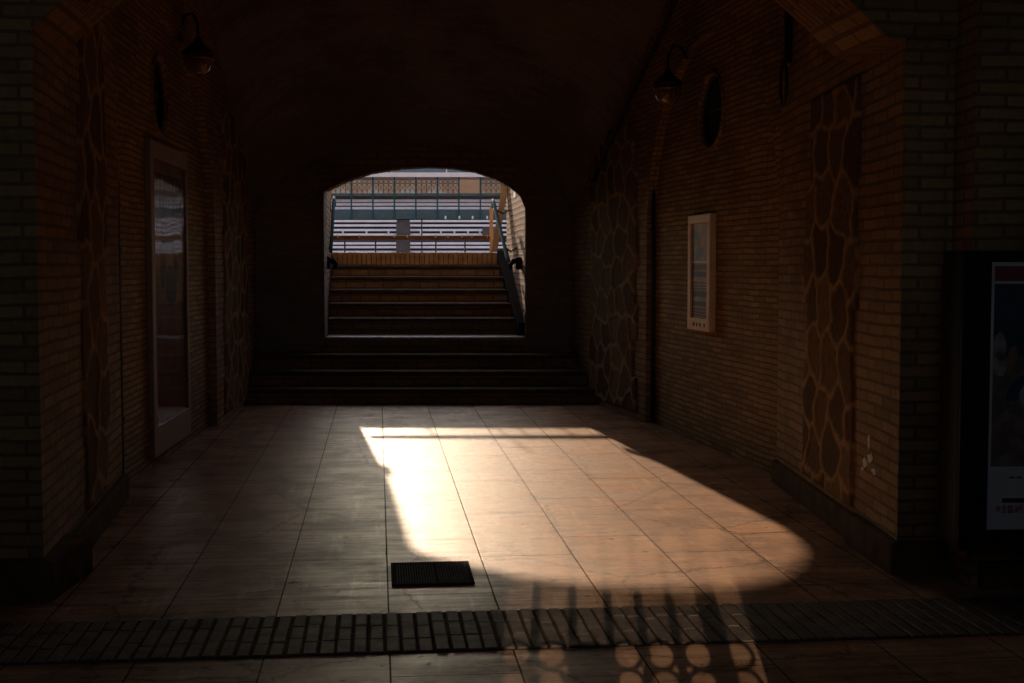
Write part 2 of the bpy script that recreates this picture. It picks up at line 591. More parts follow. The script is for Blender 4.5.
def strip(mb, fr, lo_pts, hi_pts, n0, n1):
    """solid between a lower and an upper outline [(s, z)] of equal length, from depth n0 to n1"""
    k = len(lo_pts)
    for i in range(k - 1):
        (sa, za), (sb, zb) = lo_pts[i], lo_pts[i + 1]
        (_, ya), (_, yb) = hi_pts[i], hi_pts[i + 1]
        mb.face([fr(sa, za, n0), fr(sb, zb, n0), fr(sb, yb, n0), fr(sa, ya, n0)])
        mb.face([fr(sa, za, n1), fr(sb, zb, n1), fr(sb, yb, n1), fr(sa, ya, n1)])
        mb.face([fr(sa, za, n0), fr(sb, zb, n0), fr(sb, zb, n1), fr(sa, za, n1)])
        mb.face([fr(sa, ya, n0), fr(sb, yb, n0), fr(sb, yb, n1), fr(sa, ya, n1)])
    for (s, za), (_, ya) in ((lo_pts[0], hi_pts[0]), (lo_pts[-1], hi_pts[-1])):
        mb.face([fr(s, za, n0), fr(s, ya, n0), fr(s, ya, n1), fr(s, za, n1)])

TOP = 4.7
MID = (-0.6, 10.0)

# ---------------------------------------------------------------- floor
mb = MB()
mb.face([UW(-6.0, -9.0), UW(6.5, -9.0), UW(6.5, 16.0), UW(-6.0, 16.0)])
struct(mb.build('floor', M['floor']))

# brick gutter crossing the passage in front of the arch
mb = MB()
mb.use(M['groove'])
a0, a1, w0, w1 = -2.35, 3.2, 4.965, 5.54
mb.prism([UW(a0, w0, 0.0), UW(a1, w0, 0.0), UW(a1, w1, 0.0), UW(a0, w1, 0.0)], (0, 0, 0.0025))
mb.use(M['gutter_brick'])
u = a0 + 0.005
while u < a1 - 0.05:
    cuts = [w0 + 0.006] + [w0 + (w1 - w0) * (k + R.uniform(-0.18, 0.18)) / 3 for k in (1, 2)] + [w1 - 0.006]
    for k in range(3):
        ua, ub = u + R.uniform(0, 0.004), u + 0.0545 - R.uniform(0, 0.004)
        wa, wb = cuts[k] + 0.003, cuts[k + 1] - 0.003
        hz = 0.010 + R.uniform(-0.0025, 0.0015)
        mb.hexa(UW(ua, wa, 0.002), UW(ub, wa, 0.002), UW(ub, wb, 0.002), UW(ua, wb, 0.002),
                UW(ua + 0.003, wa + 0.003, hz), UW(ub - 0.003, wa + 0.003, hz), UW(ub - 0.003, wb - 0.003, hz), UW(ua + 0.003, wb - 0.003, hz))
    u += 0.064
struct(mb.build('trim_1', None), 'strip of narrow bricks set on edge crossing the stone floor', 'gutter')

# ---------------------------------------------------------------- walls of the passage
# plan of the right wall, back to front
RB, RA, RC, RD = (0.69, 15.06), (1.27, 12.32), (1.84, 8.98), (1.868, 6.24)
LB, LA, LC, LD = (-2.96, 15.06), (-2.745, 12.05), (-2.505, 8.30), (-2.10, 5.76)

def arch_pts(L, spring, rise, n=20, s0=0.0):
    return [(s0 + L * (1 - math.cos(math.pi * k / n)) / 2, spring + rise * math.sin(math.pi * k / n)) for k in range(n + 1)]

def bay(side, A, B, spring, rise, oc_s, oc_z, oc_r):
    """recessed bay under a blind arch, with a round window"""
    fr = frame(A, B, MID)
    mb = MB()
    pts = arch_pts(fr.L, spring, rise)
    strip(mb, fr, pts, [(s, TOP) for s, _ in pts], 0.0, -0.25)
    wall = mb.build('wall_%s_arch' % side, M['thin_brick'])
    struct(wall)
    # recessed panel with a round hole
    mb = MB()
    d0, d1 = -0.08, -0.30
    n = 24
    lo_h = [(oc_s - oc_r * math.cos(math.pi * k / n), oc_z - oc_r * math.sin(math.pi * k / n)) for k in range(n + 1)]
    hi_h = [(oc_s - oc_r * math.cos(math.pi * k / n), oc_z + oc_r * math.sin(math.pi * k / n)) for k in range(n + 1)]
    strip(mb, fr, [(-0.02, -0.05), (oc_s - oc_r, -0.05)], [(-0.02, TOP), (oc_s - oc_r, TOP)], d0, d1)
    strip(mb, fr, [(oc_s + oc_r, -0.05), (fr.L + 0.02, -0.05)], [(oc_s + oc_r, TOP), (fr.L + 0.02, TOP)], d0, d1)
    strip(mb, fr, [(s, -0.05) for s, _ in lo_h], lo_h, d0, d1)
    strip(mb, fr, hi_h, [(s, TOP) for s, _ in hi_h], d0, d1)
    struct(mb.build('wall_%s_panel' % side, M['thin_brick']))
    return fr

def oculus(name, fr, s, z, r):
    mb = MB()
    k = 28
    mb.prism([fr(s + (r + 0.01) * math.cos(2 * math.pi * i / k), z + (r + 0.01) * math.sin(2 * math.pi * i / k), -0.125) for i in range(k)], fr.n * -0.02)
    w = struct(mb.build(name, M['dark_pane']))
    mb = MB()
    mb.ring(fr(s, z, -0.11), fr.t, (0, 0, 1), r - 0.012, 0.016, 32, 8)
    mb.tube([fr(s, z - r, -0.112), fr(s, z + r, -0.112)], 0.009, 6)
    mb.tube([fr(s - r, z, -0.112), fr(s + r, z, -0.112)], 0.009, 6)
    mb.build('window_frame', M['black_iron'], w)
    # moulded brick rim set round the hole
    mb = MB()
    mb.ring(fr(s, z, -0.08), fr.t, (0, 0, 1), r + 0.022, 0.020, 36, 8)
    mb.build('brick_rim', M['brick'], w)
    return w

fR = bay('right', RA, RC, 1.74, 1.62, 1.66, 2.76, 0.285)
fL = bay('left', LA, LC, 1.74, 1.62, 2.03, 2.80, 0.275)
oculus('window_1', fR, 1.66, 2.76, 0.285)
oculus('window_2', fL, 2.03, 2.80, 0.275)

def pier(name, A, B, thick=0.5):
    fr = frame(A, B, MID)
    mb = MB()
    strip(mb, fr, [(0, -0.05), (fr.L, -0.05)], [(0, TOP), (fr.L, TOP)], 0.0, -thick)
    struct(mb.build(name, M['brick']))
    return fr
fRr = pier('wall_right_rear', RB, RA)
fLr = pier('wall_left_rear', LB, LA)
# front pilasters end in a corner and turn outwards
def corner_pier(name, C, D, E2, side):
    mb = MB()
    out = 0.9 * side
    poly = [Vector((*C, -0.05)), Vector((*D, -0.05)), Vector((*E2, -0.05)), Vector((C[0] + out, C[1], -0.05))]
    mb.prism(poly, (0, 0, TOP + 0.05))
    struct(mb.build(name, M['brick']))
    return frame(C, D, MID)
RE = (2.75, 6.334)
LE = (-3.1, 5.657)
fRp = corner_pier('wall_right_front', RC, RD, RE, 1)
fLp = corner_pier('wall_left_front', LC, LD, LE, -1)

# plinths
def plinth(name, fr, s0, s1, h, d, wrap=None):
    mb = MB()
    mb.fbox(fr, s0, s1, -0.02, d, -0.01, h)
    o = mb.build(name, M['plinth'], bevel=0.012)
    struct(o)
    return o
plinth('baseboard_right', fRp, 0.0, 2.05, 0.15, 0.035)
mb = MB()
mb.prism([Vector((1.795, 6.97, -0.01)), Vector((1.832, 6.20, -0.01)), Vector((2.13, 6.235, -0.01)), Vector((2.13, 6.60, -0.01)), Vector((1.9, 6.97, -0.01))], (0, 0, 0.175))
struct(mb.build('baseboard_right_corner', M['plinth'], bevel=0.02))
plinth('baseboard_left', fLp, 0.0, 2.3, 0.16, 0.04)
mb = MB()
mb.prism([Vector((-2.05, 6.3, -0.01)), Vector((-2.05, 5.71, -0.01)), Vector((-3.1, 5.60, -0.01)), Vector((-3.1, 6.3, -0.01))], (0, 0, 0.20))
struct(mb.build('baseboard_left_corner', M['plinth'], bevel=0.02))

# second pier, at the right edge, carrying the display case
mb = MB()
mb.prism([Vector((2.115, 6.36, -0.05)), Vector((2.115, 5.985, -0.05)), Vector((4.6, 6.24, -0.05)), Vector((4.6, 6.9, -0.05))], (0, 0, TOP + 0.05))
struct(mb.build('wall_right_pier', M['brick']))
mb = MB()
mb.prism([Vector((2.17, 6.02, -0.01)), Vector((2.18, 5.945, -0.01)), Vector((4.55, 6.18, -0.01)), Vector((4.55, 6.27, -0.01))], (0, 0, 0.13))
struct(mb.build('baseboard_right_pier', M['plinth'], bevel=0.012))
# left pier goes on to the side wall of the front hall
mb = MB()
mb.prism([Vector((-3.0, 6.3, -0.05)), Vector((-3.0, 5.667, -0.05)), Vector((-4.6, 5.5, -0.05)), Vector((-4.6, 6.3, -0.05))], (0, 0, TOP + 0.05))
struct(mb.build('wall_left_pier', M['brick']))

# ---------------------------------------------------------------- rear wall of the passage with the low arch to the steps
OUT = [(-2.175, 0.60), (-2.172, 1.4), (-2.165, 2.36), (-1.93, 2.47), (-1.64, 2.565), (-1.295, 2.618), (-0.98, 2.635), (-0.70, 2.622),
       (-0.43, 2.58), (-0.19, 2.50), (-0.02, 2.405), (0.095, 2.305), (0.148, 2.17), (0.150, 1.4), (0.152, 0.60)]
fB = frame((-4.0, 15.08), (2.0, 15.08), MID)
mb = MB()
hp = [(x + 4.0, z) for x, z in OUT]
TH = 0.24
strip(mb, fB, [(0, -0.05), (hp[0][0], -0.05)], [(0, 5.4), (hp[0][0], 5.4)], 0.0, -TH)
strip(mb, fB, [(hp[-1][0], -0.05), (6.0, -0.05)], [(hp[-1][0], 5.4), (6.0, 5.4)], 0.0, -TH)
ar = hp[2:13]
ar = [(hp[0][0], ar[0][1])] + ar + [(hp[-1][0], ar[-1][1])]
strip(mb, fB, ar, [(s, 5.4) for s, _ in ar], 0.0, -TH)
# jamb faces follow the slight taper
struct(mb.build('wall_back', M['brick_vault']))
# thin arch ring of bricks on edge, visible under the crown
mb = MB()
pp = hp[2:13]
for i in range(len(pp) - 1):
    (sa, za), (sb, zb) = pp[i], pp[i + 1]
    n = max(1, int(math.hypot(sb - sa, zb - za) / 0.07))
    for k in range(n):
        f0, f1 = (k + 0.06) / n, (k + 0.94) / n
        A0 = Vector((sa + (sb - sa) * f0, za + (zb - za) * f0))
        A1 = Vector((sa + (sb - sa) * f1, za + (zb - za) * f1))
        nv = Vector((-(zb - za), sb - sa)).normalized()
        q = [A0 - nv * 0.006, A1 - nv * 0.006, A1 + nv * 0.22, A0 + nv * 0.22]
        mb.prism([fB(p.x, p.y, 0.012) for p in q], fB.n * (-TH - 0.024))
struct(mb.build('trim_2', M['brick_step']), 'ring of bricks on edge round the low arch to the steps', 'arch')

# ---------------------------------------------------------------- vaults
def lerp_table(tab, y):
    for (y0, v0), (y1, v1) in zip(tab, tab[1:]):
        if y0 <= y <= y1:
            return v0 + (v1 - v0) * (y - y0) / (y1 - y0)
    return tab[-1][1] if y > tab[-1][0] else tab[0][1]
ZS = [(6.7, 4.1), (9.5, 4.05), (11.36, 3.75), (13.98, 2.42), (15.1, 1.86)]
ZR = [(6.7, 0.55), (9.5, 0.7), (11.36, 0.9), (13.98, 0.98), (15.1, 1.05)]
XL = [(6.2, -2.6), (8.3, -2.62), (12.05, -2.86), (15.1, -3.0)]
XR = [(6.2, 1.95), (8.98, 1.93), (12.32, 1.38), (15.1, 0.72)]
mb = MB()
ys = [6.7 + 0.35 * k for k in range(25)]
NT = 28
prev = None
for y in ys:
    xl, xr, zs, r = lerp_table(XL, y), lerp_table(XR, y), lerp_table(ZS, y), lerp_table(ZR, y)
    row = []
    acc = 0.0
    last = None
    for k in range(NT + 1):
        t = math.pi * k / NT
        p = Vector(((xl + xr) / 2 - (xr - xl) / 2 * math.cos(t), y, zs + r * math.sin(t)))
        if last is not None:
            acc += (p - last).length
        last = p
        row.append((p, (acc, y * 1.12)))
    if prev:
        for k in range(NT):
            q = [prev[k], prev[k + 1], row[k + 1], row[k]]
            mb.face([a for a, _ in q], [b for _, b in q])
    prev = row
struct(mb.build('ceiling', M['brick_vault'], smooth=True, weld=False))

# transverse arch over the front of the passage
fA = frame((-2.62, 5.70), (2.62, 6.30), (-0.6, 3.0))
mb = MB()
def seg_arch(x0, z0, x1, z1, rise, n=24):
    out = []
    for k in range(n + 1):
        t = k / n
        out.append((x0 + (x1 - x0) * t, z0 + (z1 - z0) * t + rise * (math.sin(math.pi * t) * 0.55 + (1 - abs(2 * t - 1) ** 2.0) * 0.45)))
    return out
arc = seg_arch(0.50, 2.52, 4.425, 2.57, 1.02)
strip(mb, fA, arc, [(s, 5.6) for s, _ in arc], 0.0, -0.66)
strip(mb, fA, [(-1.8, TOP - 0.1), (0.5, TOP - 0.1)], [(-1.8, 5.6), (0.5, 5.6)], 0.0, -0.66)
strip(mb, fA, [(4.425, TOP - 0.1), (7.2, TOP - 0.1)], [(4.425, 5.6), (7.2, 5.6)], 0.0, -0.66)
mb.fbox(fA, 4.42, 5.0, -0.66, 0.0, 2.57, TOP)
mb.fbox(fA, -0.2, 0.505, -0.66, 0.0, 2.52, TOP)
struct(mb.build('ceiling_arch', M['brick']))

# front hall round the viewer: side walls, flat vault and the unseen street wall behind
mb = MB()
mb.box(-4.75, -4.5, -1.2, 6.3, -0.05, 5.0)
struct(mb.build('wall_hall_left', M['brick_vault']))
mb = MB()
mb.box(4.4, 4.65, -1.2, 6.9, -0.05, 5.0)
struct(mb.build('wall_hall_right', M['brick_vault']))
mb = MB()
mb.box(-4.75, 4.65, -1.2, 6.9, 4.6, 4.8)
struct(mb.build('ceiling_hall', M['brick_vault']))
mb = MB()
mb.box(-4.75, -1.3, -1.3, -1.05, -0.05, 4.33)
mb.box(1.3, 4.65, -1.3, -1.05, -0.05, 4.33)
mb.box(-1.3, 1.3, -1.3, -1.05, 3.15, 4.33)  # unseen wall; gaps above it and over the gate shaped for sky fill
struct(mb.build('wall_street_fill_gap', M['brick_vault']))

# ---------------------------------------------------------------- the gate behind the viewer, whose grille throws the ringed shadow on the floor
GY = -1.12
gt = thing('gate', 'closed iron gate behind the viewer, with a window of bars and rings', 'gate', (0, GY, 0))
GX0, GX1, GZ0, GZ1 = -0.185, 0.405, 1.50, 2.25
mb = MB()
mb.box(-1.29, GX0, GY - 0.02, GY + 0.02, 0.02, 2.4)
mb.box(GX1, 1.29, GY - 0.02, GY + 0.02, 0.02, 2.4)
mb.box(GX0, GX1, GY - 0.02, GY + 0.02, 0.02, GZ0)
mb.box(GX0, GX1, GY - 0.02, GY + 0.02, GZ1, 2.4)
mb.build('sheet_panel', M['black_iron'], gt)
mb = MB()
mb.box(-1.30, 1.30, GY - 0.03, GY + 0.03, 2.4, 2.46)
mb.box(-1.30, -1.24, GY - 0.03, GY + 0.03, 0.0, 2.4)
mb.box(1.24, 1.30, GY - 0.03, GY + 0.03, 0.0, 2.4)
mb.build('gate_frame', M['black_iron'], gt)
bx = [GX0, -0.113, -0.022, 0.066, 0.144, 0.222, 0.316, GX1]
for k in range(1, 7):
    mb = MB()
    mb.tube([(bx[k], GY, GZ0), (bx[k], GY, GZ1)], 0.027 if k == 6 else 0.0115, 8)
    mb.build('bar', M['black_iron'], gt)
for k in range(7):
    if k == 2:
        continue
    for j in range(5):
        mb = MB()
        mb.ring(((bx[k] + bx[k + 1]) / 2 - 0.004, GY, 1.864 - 0.067 * j), (1, 0, 0), (0, 0, 1), 0.0335, 0.0058, 20, 6)
        mb.build('ring', M['black_iron'], gt)
mb = MB()
cx = (bx[2] + bx[3]) / 2
mb.prism([Vector((cx + 0.058 * math.cos(t), GY - 0.015, 1.84 + 0.055 * math.sin(t))) for t in [math.pi * k / 10 for k in range(11)]] +
         [Vector((cx - 0.058, GY - 0.015, 1.5)), Vector((cx + 0.058, GY - 0.015, 1.5))], (0, 0.03, 0))
mb.build('viewer_shadow_plate', M['black_iron'], gt)  # added plate, shaped to cast the viewer's head shadow on the floor

# ---------------------------------------------------------------- lower flight
low = thing('stone_steps', 'lower flight of four dark stone steps across the passage', 'steps', (-1.0, 14.0, 0))
LY = [14.0, 14.36, 14.72, 15.08]
LZ = [0.165, 0.327, 0.487, 0.668]
for k in range(4):
    y1 = LY[k + 1] + 0.03 if k < 3 else 15.60
    if k < 3:
        c0, c1 = LY[k] - 0.025, y1
        lx = lambda y: LB[0] + (LA[0] - LB[0]) * (LB[1] - y) / (LB[1] - LA[1]) + 0.004
        rx = lambda y: RB[0] + (RA[0] - RB[0]) * (RB[1] - y) / (RB[1] - RA[1]) - 0.004
        c1 = min(c1, 15.075)
    else:
        c0, c1 = LY[k] - 0.025, 15.30
        lx = lambda y: -2.1745
        rx = lambda y: 0.151
    mb = MB()
    def slab(ya, yb, za, zb):
        mb.prism([Vector((lx(ya), ya, za)), Vector((rx(ya), ya, za)), Vector((rx(yb), yb, za)), Vector((lx(yb), yb, za))], (0, 0, zb - za))
    mb.use(M['brick_step'])
    slab(LY[k], c1, (LZ[k - 1] if k else 0) - 0.02, LZ[k] - 0.05)
    mb.use(M['tread'] if k < 3 else M['landing'])
    slab(c0, c1, LZ[k] - 0.05, LZ[k])
    if k == 3:
        lx = lambda y: -2.175 - (y - 15.3) * 0.11
        rx = lambda y: 0.147 - (y - 15.3) * 0.09
        slab(15.30, 15.595, LZ[k] - 0.05, LZ[k])
    mb.build('step', None, low, bevel=0.014)

# ---------------------------------------------------------------- upper flight
UY = [15.60 + 0.45 * k for k in range(6)]
SL, SR = (-2.180, 15.325, -2.455, 17.82), (0.075, 15.325, -0.205, 17.82)
def xl_at(y): return SL[0] + (SL[2] - SL[0]) * (y - SL[1]) / (SL[3] - SL[1])
def xr_at(y): return SR[0] + (SR[2] - SR[0]) * (y - SR[1]) / (SR[3] - SR[1])
UZ = [0.862, 1.030, 1.192, 1.350, 1.500, 1.665]
upf = thing('brick_steps', 'upper flight of brown brick steps rising to the square', 'steps', (-1.1, 15.6, 0.668))
for k in range(6):
    y0 = UY[k]
    y1 = UY[k + 1] + 0.03 if k < 5 else 18.25
    zb = (UZ[k - 1] if k else 0.668) - 0.03
    xa, xb = xl_at(y0), xr_at(y0)
    mb = MB()
    def tread(ya, yb, za, zb_):
        mb.prism([Vector((xl_at(ya), ya, za)), Vector((xr_at(ya), ya, za)), Vector((xr_at(yb), yb, za)), Vector((xl_at(yb), yb, za))], (0, 0, zb_ - za))
    mb.use(M['brick_step'])
    tread(y0, y1, 0.45 if k else 0.672, UZ[k] - (0.04 if k < 5 else 0.0))
    if k < 5:
        mb.use(M['tread'])
        tread(y0 - 0.02, y1, UZ[k] - 0.04, UZ[k])
    st = mb.build('step', None, upf, bevel=0.010)
    if k == 5:
        mb = MB()
        x = xa + 0.01
        while x < xb - 0.06:
            mb.box(x, x + 0.056, y0 - 0.022, y0 + 0.2, zb + 0.035, UZ[k] + 0.006 + R.uniform(-0.004, 0.003))
            x += 0.066
        mb.build('soldier_course', M['edge_brick'], st, bevel=0.004)

# side walls of the upper flight
fSR = frame((0.148, 15.32), (-0.075, 18.0), (-1.2, 16.5))
mb = MB()
strip(mb, fSR, [(0, 0.5), (fSR.L, 0.5)], [(0, 3.3), (fSR.L, 3.3)], 0.0, -0.35)
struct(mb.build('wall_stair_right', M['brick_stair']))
fSL = frame((-2.185, 15.32), (-2.49, 18.0), (-1.2, 16.5))
mb = MB()
strip(mb, fSL, [(0, 0.5), (fSL.L, 0.5)], [(0, 3.3), (fSL.L, 2.6)], 0.0, -0.35)
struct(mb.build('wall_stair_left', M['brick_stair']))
# kerbs beside the flight, following the slope, shade painted into their colour
for nm, wx, sx, side in (('trim_3', (0.150, -0.060), (0.075, -0.205), 'right'), ('trim_4', (-2.183, -2.470), (-2.180, -2.455), 'left')):
    mb = MB()
    ks = [(15.325, 0.5, 0.82), (15.60, 0.5, 0.93), (17.82, 0.5, 1.70)]
    for (ya, ba_, ta), (yb, bb_, tb) in zip(ks, ks[1:]):
        la, lb = (ya - 15.325) / 2.495, (yb - 15.325) / 2.495
        w_ = lambda t: wx[0] + (wx[1] - wx[0]) * t + (0.02 if side == 'right' else -0.02)
        s_ = lambda t: sx[0] + (sx[1] - sx[0]) * t
        mb.hexa((w_(la), ya, ba_), (s_(la), ya, ba_), (s_(lb), yb, bb_), (w_(lb), yb, bb_),
                (w_(la), ya, ta), (s_(la), ya, ta), (s_(lb), yb, tb), (w_(lb), yb, tb))
    struct(mb.build(nm, M['kerb']), 'sloping stone kerb painted dark as shade on the %s of the upper steps' % side, 'kerb')

# ---------------------------------------------------------------- handrails, board, notice
def handrail(label, pts, brk, side):
    t = thing('handrail', label, 'handrail', pts[0], 'handrails of the upper steps')
    mb = MB()
    mb.tube(pts, 0.022, 10)
    mb.build('rail', M['teal_metal'], t, smooth=True)
    for p, w in brk:
        mb = MB()
        mb.tube([p, ((p[0] + w[0]) / 2, (p[1] + w[1]) / 2, p[2] - 0.05), w], 0.012, 8)
        mb.build('bracket', M['black_iron'], t)
    return t
handrail('teal iron handrail along the sunlit brick wall right of the steps',
         [(-0.255, 17.78, 2.28), (-0.262, 17.80, 2.34), (-0.258, 17.74, 2.38), (-0.245, 17.6, 2.335), (-0.06, 16.1, 1.60), (-0.035, 15.9, 1.50)],
         [((-0.22, 17.4, 2.236), (-0.03, 17.4, 2.236)), ((-0.09, 16.35, 1.72), (0.055, 16.35, 1.72))], 1)
handrail('teal iron handrail against the shaded wall left of the steps',
         [(-2.43, 17.88, 2.31), (-2.435, 17.90, 2.38), (-2.43, 17.84, 2.42), (-2.415, 17.7, 2.365), (-2.275, 16.36, 1.668)],
         [((-2.40, 17.5, 2.265), (-2.44, 17.5, 2.265)), ((-2.288, 16.5, 1.74), (-2.325, 16.5, 1.74))], -1)

def gate_hinge(label, c, side):
    """black iron clamp with a knob, fixed to the side wall near the arch"""
    t = thing('iron_clamp', label, 'clamp', c)
    mb = MB()
    mb.box(c[0] - 0.035, c[0] + 0.035, c[1] - 0.05, c[1] + 0.05, c[2] - 0.075, c[2] + 0.075)
    mb.build('plate', M['matte_iron'], t, bevel=0.015)
    mb = MB()
    s = -side
    mb.tube([(c[0] + s * 0.02, c[1], c[2] + 0.02), (c[0] + s * 0.06, c[1], c[2] + 0.03), (c[0] + s * 0.10, c[1] - 0.01, c[2] - 0.02), (c[0] + s * 0.09, c[1] - 0.02, c[2] - 0.07)], [0.03, 0.034, 0.028, 0.018], 10)
    mb.build('hook', M['matte_iron'], t, smooth=True)
gate_hinge('black iron clamp on the sunlit brick wall right of the steps', (0.080, 15.72, 1.52), 1)
gate_hinge('black iron clamp on the dark wall left of the steps', (-2.19, 15.45, 1.525), -1)

# leaning board at the head of the right wall
mb = MB()
A0, A1 = Vector((-0.29, 17.86, 1.677)), Vector((-0.10, 17.92, 2.78))
mb.prism([A0, A0 + Vector((0.085, 0, 0)), A1 + Vector((0.085, 0, 0)), A1], (0, 0.03, 0))
tag(mb.build('wooden_board', M['board_wood'], bevel=0.004), 'sunlit wooden board leaning at the right top of the steps', 'board')
mb = MB()
mb.use(M['board_wood'])
mb.box(-0.315, -0.265, 18.30, 18.35, 1.66, 2.32)
tag(mb.build('wooden_post', None, bevel=0.004), 'short upright wooden post behind the leaning board', 'post')
# paper notice on the right wall of the steps
mb = MB()
s0 = 1.18
mb.fbox(fSR, s0, s0 + 0.30, 0.002, 0.006, 2.36, 2.62)
nt_ = mb.build('paper_notice', M['white_card'])
tag(nt_, 'small white notice high on the sunlit brick wall by the steps', 'notice')

# ---------------------------------------------------------------- rubble patches let into the brick walls
def rubble(name, fr, s0, s1, z0, z1, seed, cell=0.22, label=None, tooth=0.10):
    rg = np.random.RandomState(seed)
    ds = 0.016
    ns, nz = int((s1 - s0) / ds) + 1, int((z1 - z0) / ds) + 1
    cs, cz = [], []
    a = s0 - cell
    pts = []
    zz = z0 - cell
    row = 0
    cz_ = cell * 0.8
    while zz < z1 + cell:
        ss = s0 - cell + (row % 2) * cell * 0.5
        while ss < s1 + cell:
            pts.append((ss + rg.uniform(-0.34, 0.34) * cell, zz + rg.uniform(-0.36, 0.36) * cz_))
            ss += cell
        zz += cz_
        row += 1
    pts = np.array(pts)
    hgt = rg.uniform(0.35, 1.0, len(pts))
    shade = rg.uniform(0.55, 1.15, len(pts))
    tl = rg.uniform(0, tooth, 64)
    tr_ = rg.uniform(0, tooth, 64)
    verts, cols = [], []
    for j in range(nz):
        z = z0 + (z1 - z0) * j / (nz - 1)
        b = int((z - z0) / 0.36)
        for i in range(ns):
            s = s0 + (s1 - s0) * i / (ns - 1)
            ws = s + 0.02 * math.sin(z * 17 + seed) + 0.012 * math.sin(z * 41)
            wz = z + 0.02 * math.sin(s * 19 + seed)
            d = np.hypot(pts[:, 0] - ws, (pts[:, 1] - wz) * 1.2)
            o = np.argpartition(d, 1)[:2]
            if d[o[0]] > d[o[1]]:
                o = o[::-1]
            e = d[o[1]] - d[o[0]]
            m = min(1.0, max(0.0, (e - 0.022) / 0.035))
            m = m * m * (3 - 2 * m)
            inside = (s > s0 + tl[b]) and (s < s1 - tr_[b]) and 0 < j < nz - 1
            k = o[0]
            h = 0.024 * (1 - m) + m * (0.004 + 0.016 * hgt[k]) + 0.002 * math.sin(s * 60 + k) * math.sin(z * 55 + k) * m
            if not inside:
                h = -0.02
            verts.append(tuple(fr(s, z, h)))
            sh = shade[k]
            st = (0.21 * sh, 0.132 * sh, 0.067 * sh)
            mo = (0.42, 0.27, 0.13)
            cols.append(tuple(mo[q] * (1 - m) + st[q] * m for q in range(3)) + (1.0,))
    faces = []
    for j in range(nz - 1):
        for i in range(ns - 1):
            a = j * ns + i
            q = [a, a + 1, a + ns + 1, a + ns]
            faces.append(q)
    me = bpy.data.meshes.new(name)
    me.from_pydata(verts, [], faces)
    me.materials.append(M['rubble'])
    ca = me.color_attributes.new('stone', 'FLOAT_COLOR', 'POINT')
    ca.data.foreach_set('color', [c for t in cols for c in t])
    me.polygons.foreach_set('use_smooth', [True] * len(me.polygons))
    me.update()
    o = bpy.data.objects.new(name, me)
    COL.objects.link(o)
    struct(o, label, 'stonework')
    return o
rubble('rubble_patch', fRp, 0.80, 2.02, 0.17, 2.52, 3, 0.36, 'column of rough rubble stones let into the brick wall at right', 0.12)
rubble('rubble_patch', fRr, 0.75, 2.55, 0.05, 2.9, 5, 0.36, 'rubble stones let into the dark right wall beside the lower steps', 0.16)
rubble('rubble_patch', fLp, 0.55, 1.55, 0.18, 3.0, 11, 0.40, 'rubble stones let into the dark left wall near the viewer', 0.18)
rubble('rubble_patch', fLr, 0.75, 2.6, 0.05, 3.0, 13, 0.36, 'rubble stones let into the dark left wall beside the lower steps', 0.16)

# pale flakes of old plaster left on the pilaster
rg = random.Random(4)
mb = MB()
mb.use(M['white_card'])
for (s_, z_, rs, rz) in ((2.18, 0.46, 0.06, 0.028), (2.27, 0.50, 0.05, 0.03), (2.24, 0.58, 0.02, 0.045), (2.34, 0.44, 0.04, 0.018), (2.13, 0.42, 0.03, 0.014)):
    k = 11
    mb.prism([fRp(s_ + rs * rg.uniform(0.45, 1.1) * math.cos(2 * math.pi * i / k), z_ + rz * rg.uniform(0.4, 1.15) * math.sin(2 * math.pi * i / k), 0.0) for i in range(k)], fRp.n * 0.004)
struct(mb.build('plaster_flakes', None), 'pale flakes of old plaster low on the right brick pilaster', 'plaster')

# ---------------------------------------------------------------- posters
def glyph_row(mb, fr, a0, a1, z, h, dep, rg, word=0.03, gap=0.008):
    a = a0
    while a < a1 - 0.01:
        w = min(rg.uniform(0.5, 1.3) * word, a1 - a)
        mb.fbox(fr, a, a + w, dep, dep + 0.0006, z, z + h)
        a += w + gap

# right wall: small framed poster, hung slightly proud
s_of = lambda y: (Vector((0, 0, 0)), (RA[1] - y) / (RA[1] - RC[1]) * fR.L)[1]
pa, pb = s_of(11.11), s_of(10.53)
pz0, pz1 = 0.955, 1.915
ps = thing('framed_poster', 'small pale-framed poster on the lit brick wall at right', 'poster', tuple(fR((pa + pb) / 2, pz0, -0.08)))
d0, d1 = -0.078, -0.022
mb = MB()
fw = 0.075
mb.fbox(fR, pa, pb, d0, d1, pz1 - 0.07, pz1)
mb.fbox(fR, pa, pb, d0, d1, pz0, pz0 + 0.10)
mb.fbox(fR, pa, pa + fw, d0, d1, pz0 + 0.10, pz1 - 0.07)
mb.fbox(fR, pb - fw, pb, d0, d1, pz0 + 0.10, pz1 - 0.07)
fo = mb.build('frame', M['pale_wood'], ps, bevel=0.004)
for k, a in enumerate((0.16, 0.25, 0.33, 0.45)):
    mb = MB()
    mb.fbox(fR, pa + a, pa + a + (0.035 if k % 2 else 0.05), d1 + 0.0005, d1 + 0.002, pz0 + 0.035, pz0 + 0.065)
    mb.build('frame_mark', M['ink_black'], fo)
mb = MB()
mb.use(M['ink_tan'])
i0, i1, iz0, iz1 = pa + fw, pb - fw, pz0 + 0.10, pz1 - 0.07
mb.fbox(fR, i0 - 0.01, i1 + 0.01, d0 + 0.02, d0 + 0.04, iz0 - 0.01, iz1 + 0.01)
dep = d0 + 0.0405
def blob(mb, fr, cs, cz, rs, rz, dep, n=14, rot=0.0):
    c, s = math.cos(rot), math.sin(rot)
    mb.prism([fr(cs + rs * math.cos(t) * c - rz * math.sin(t) * s, cz + rs * math.cos(t) * s + rz * math.sin(t) * c, dep) for t in [2 * math.pi * k / n for k in range(n)]], fr.n * 0.0006)
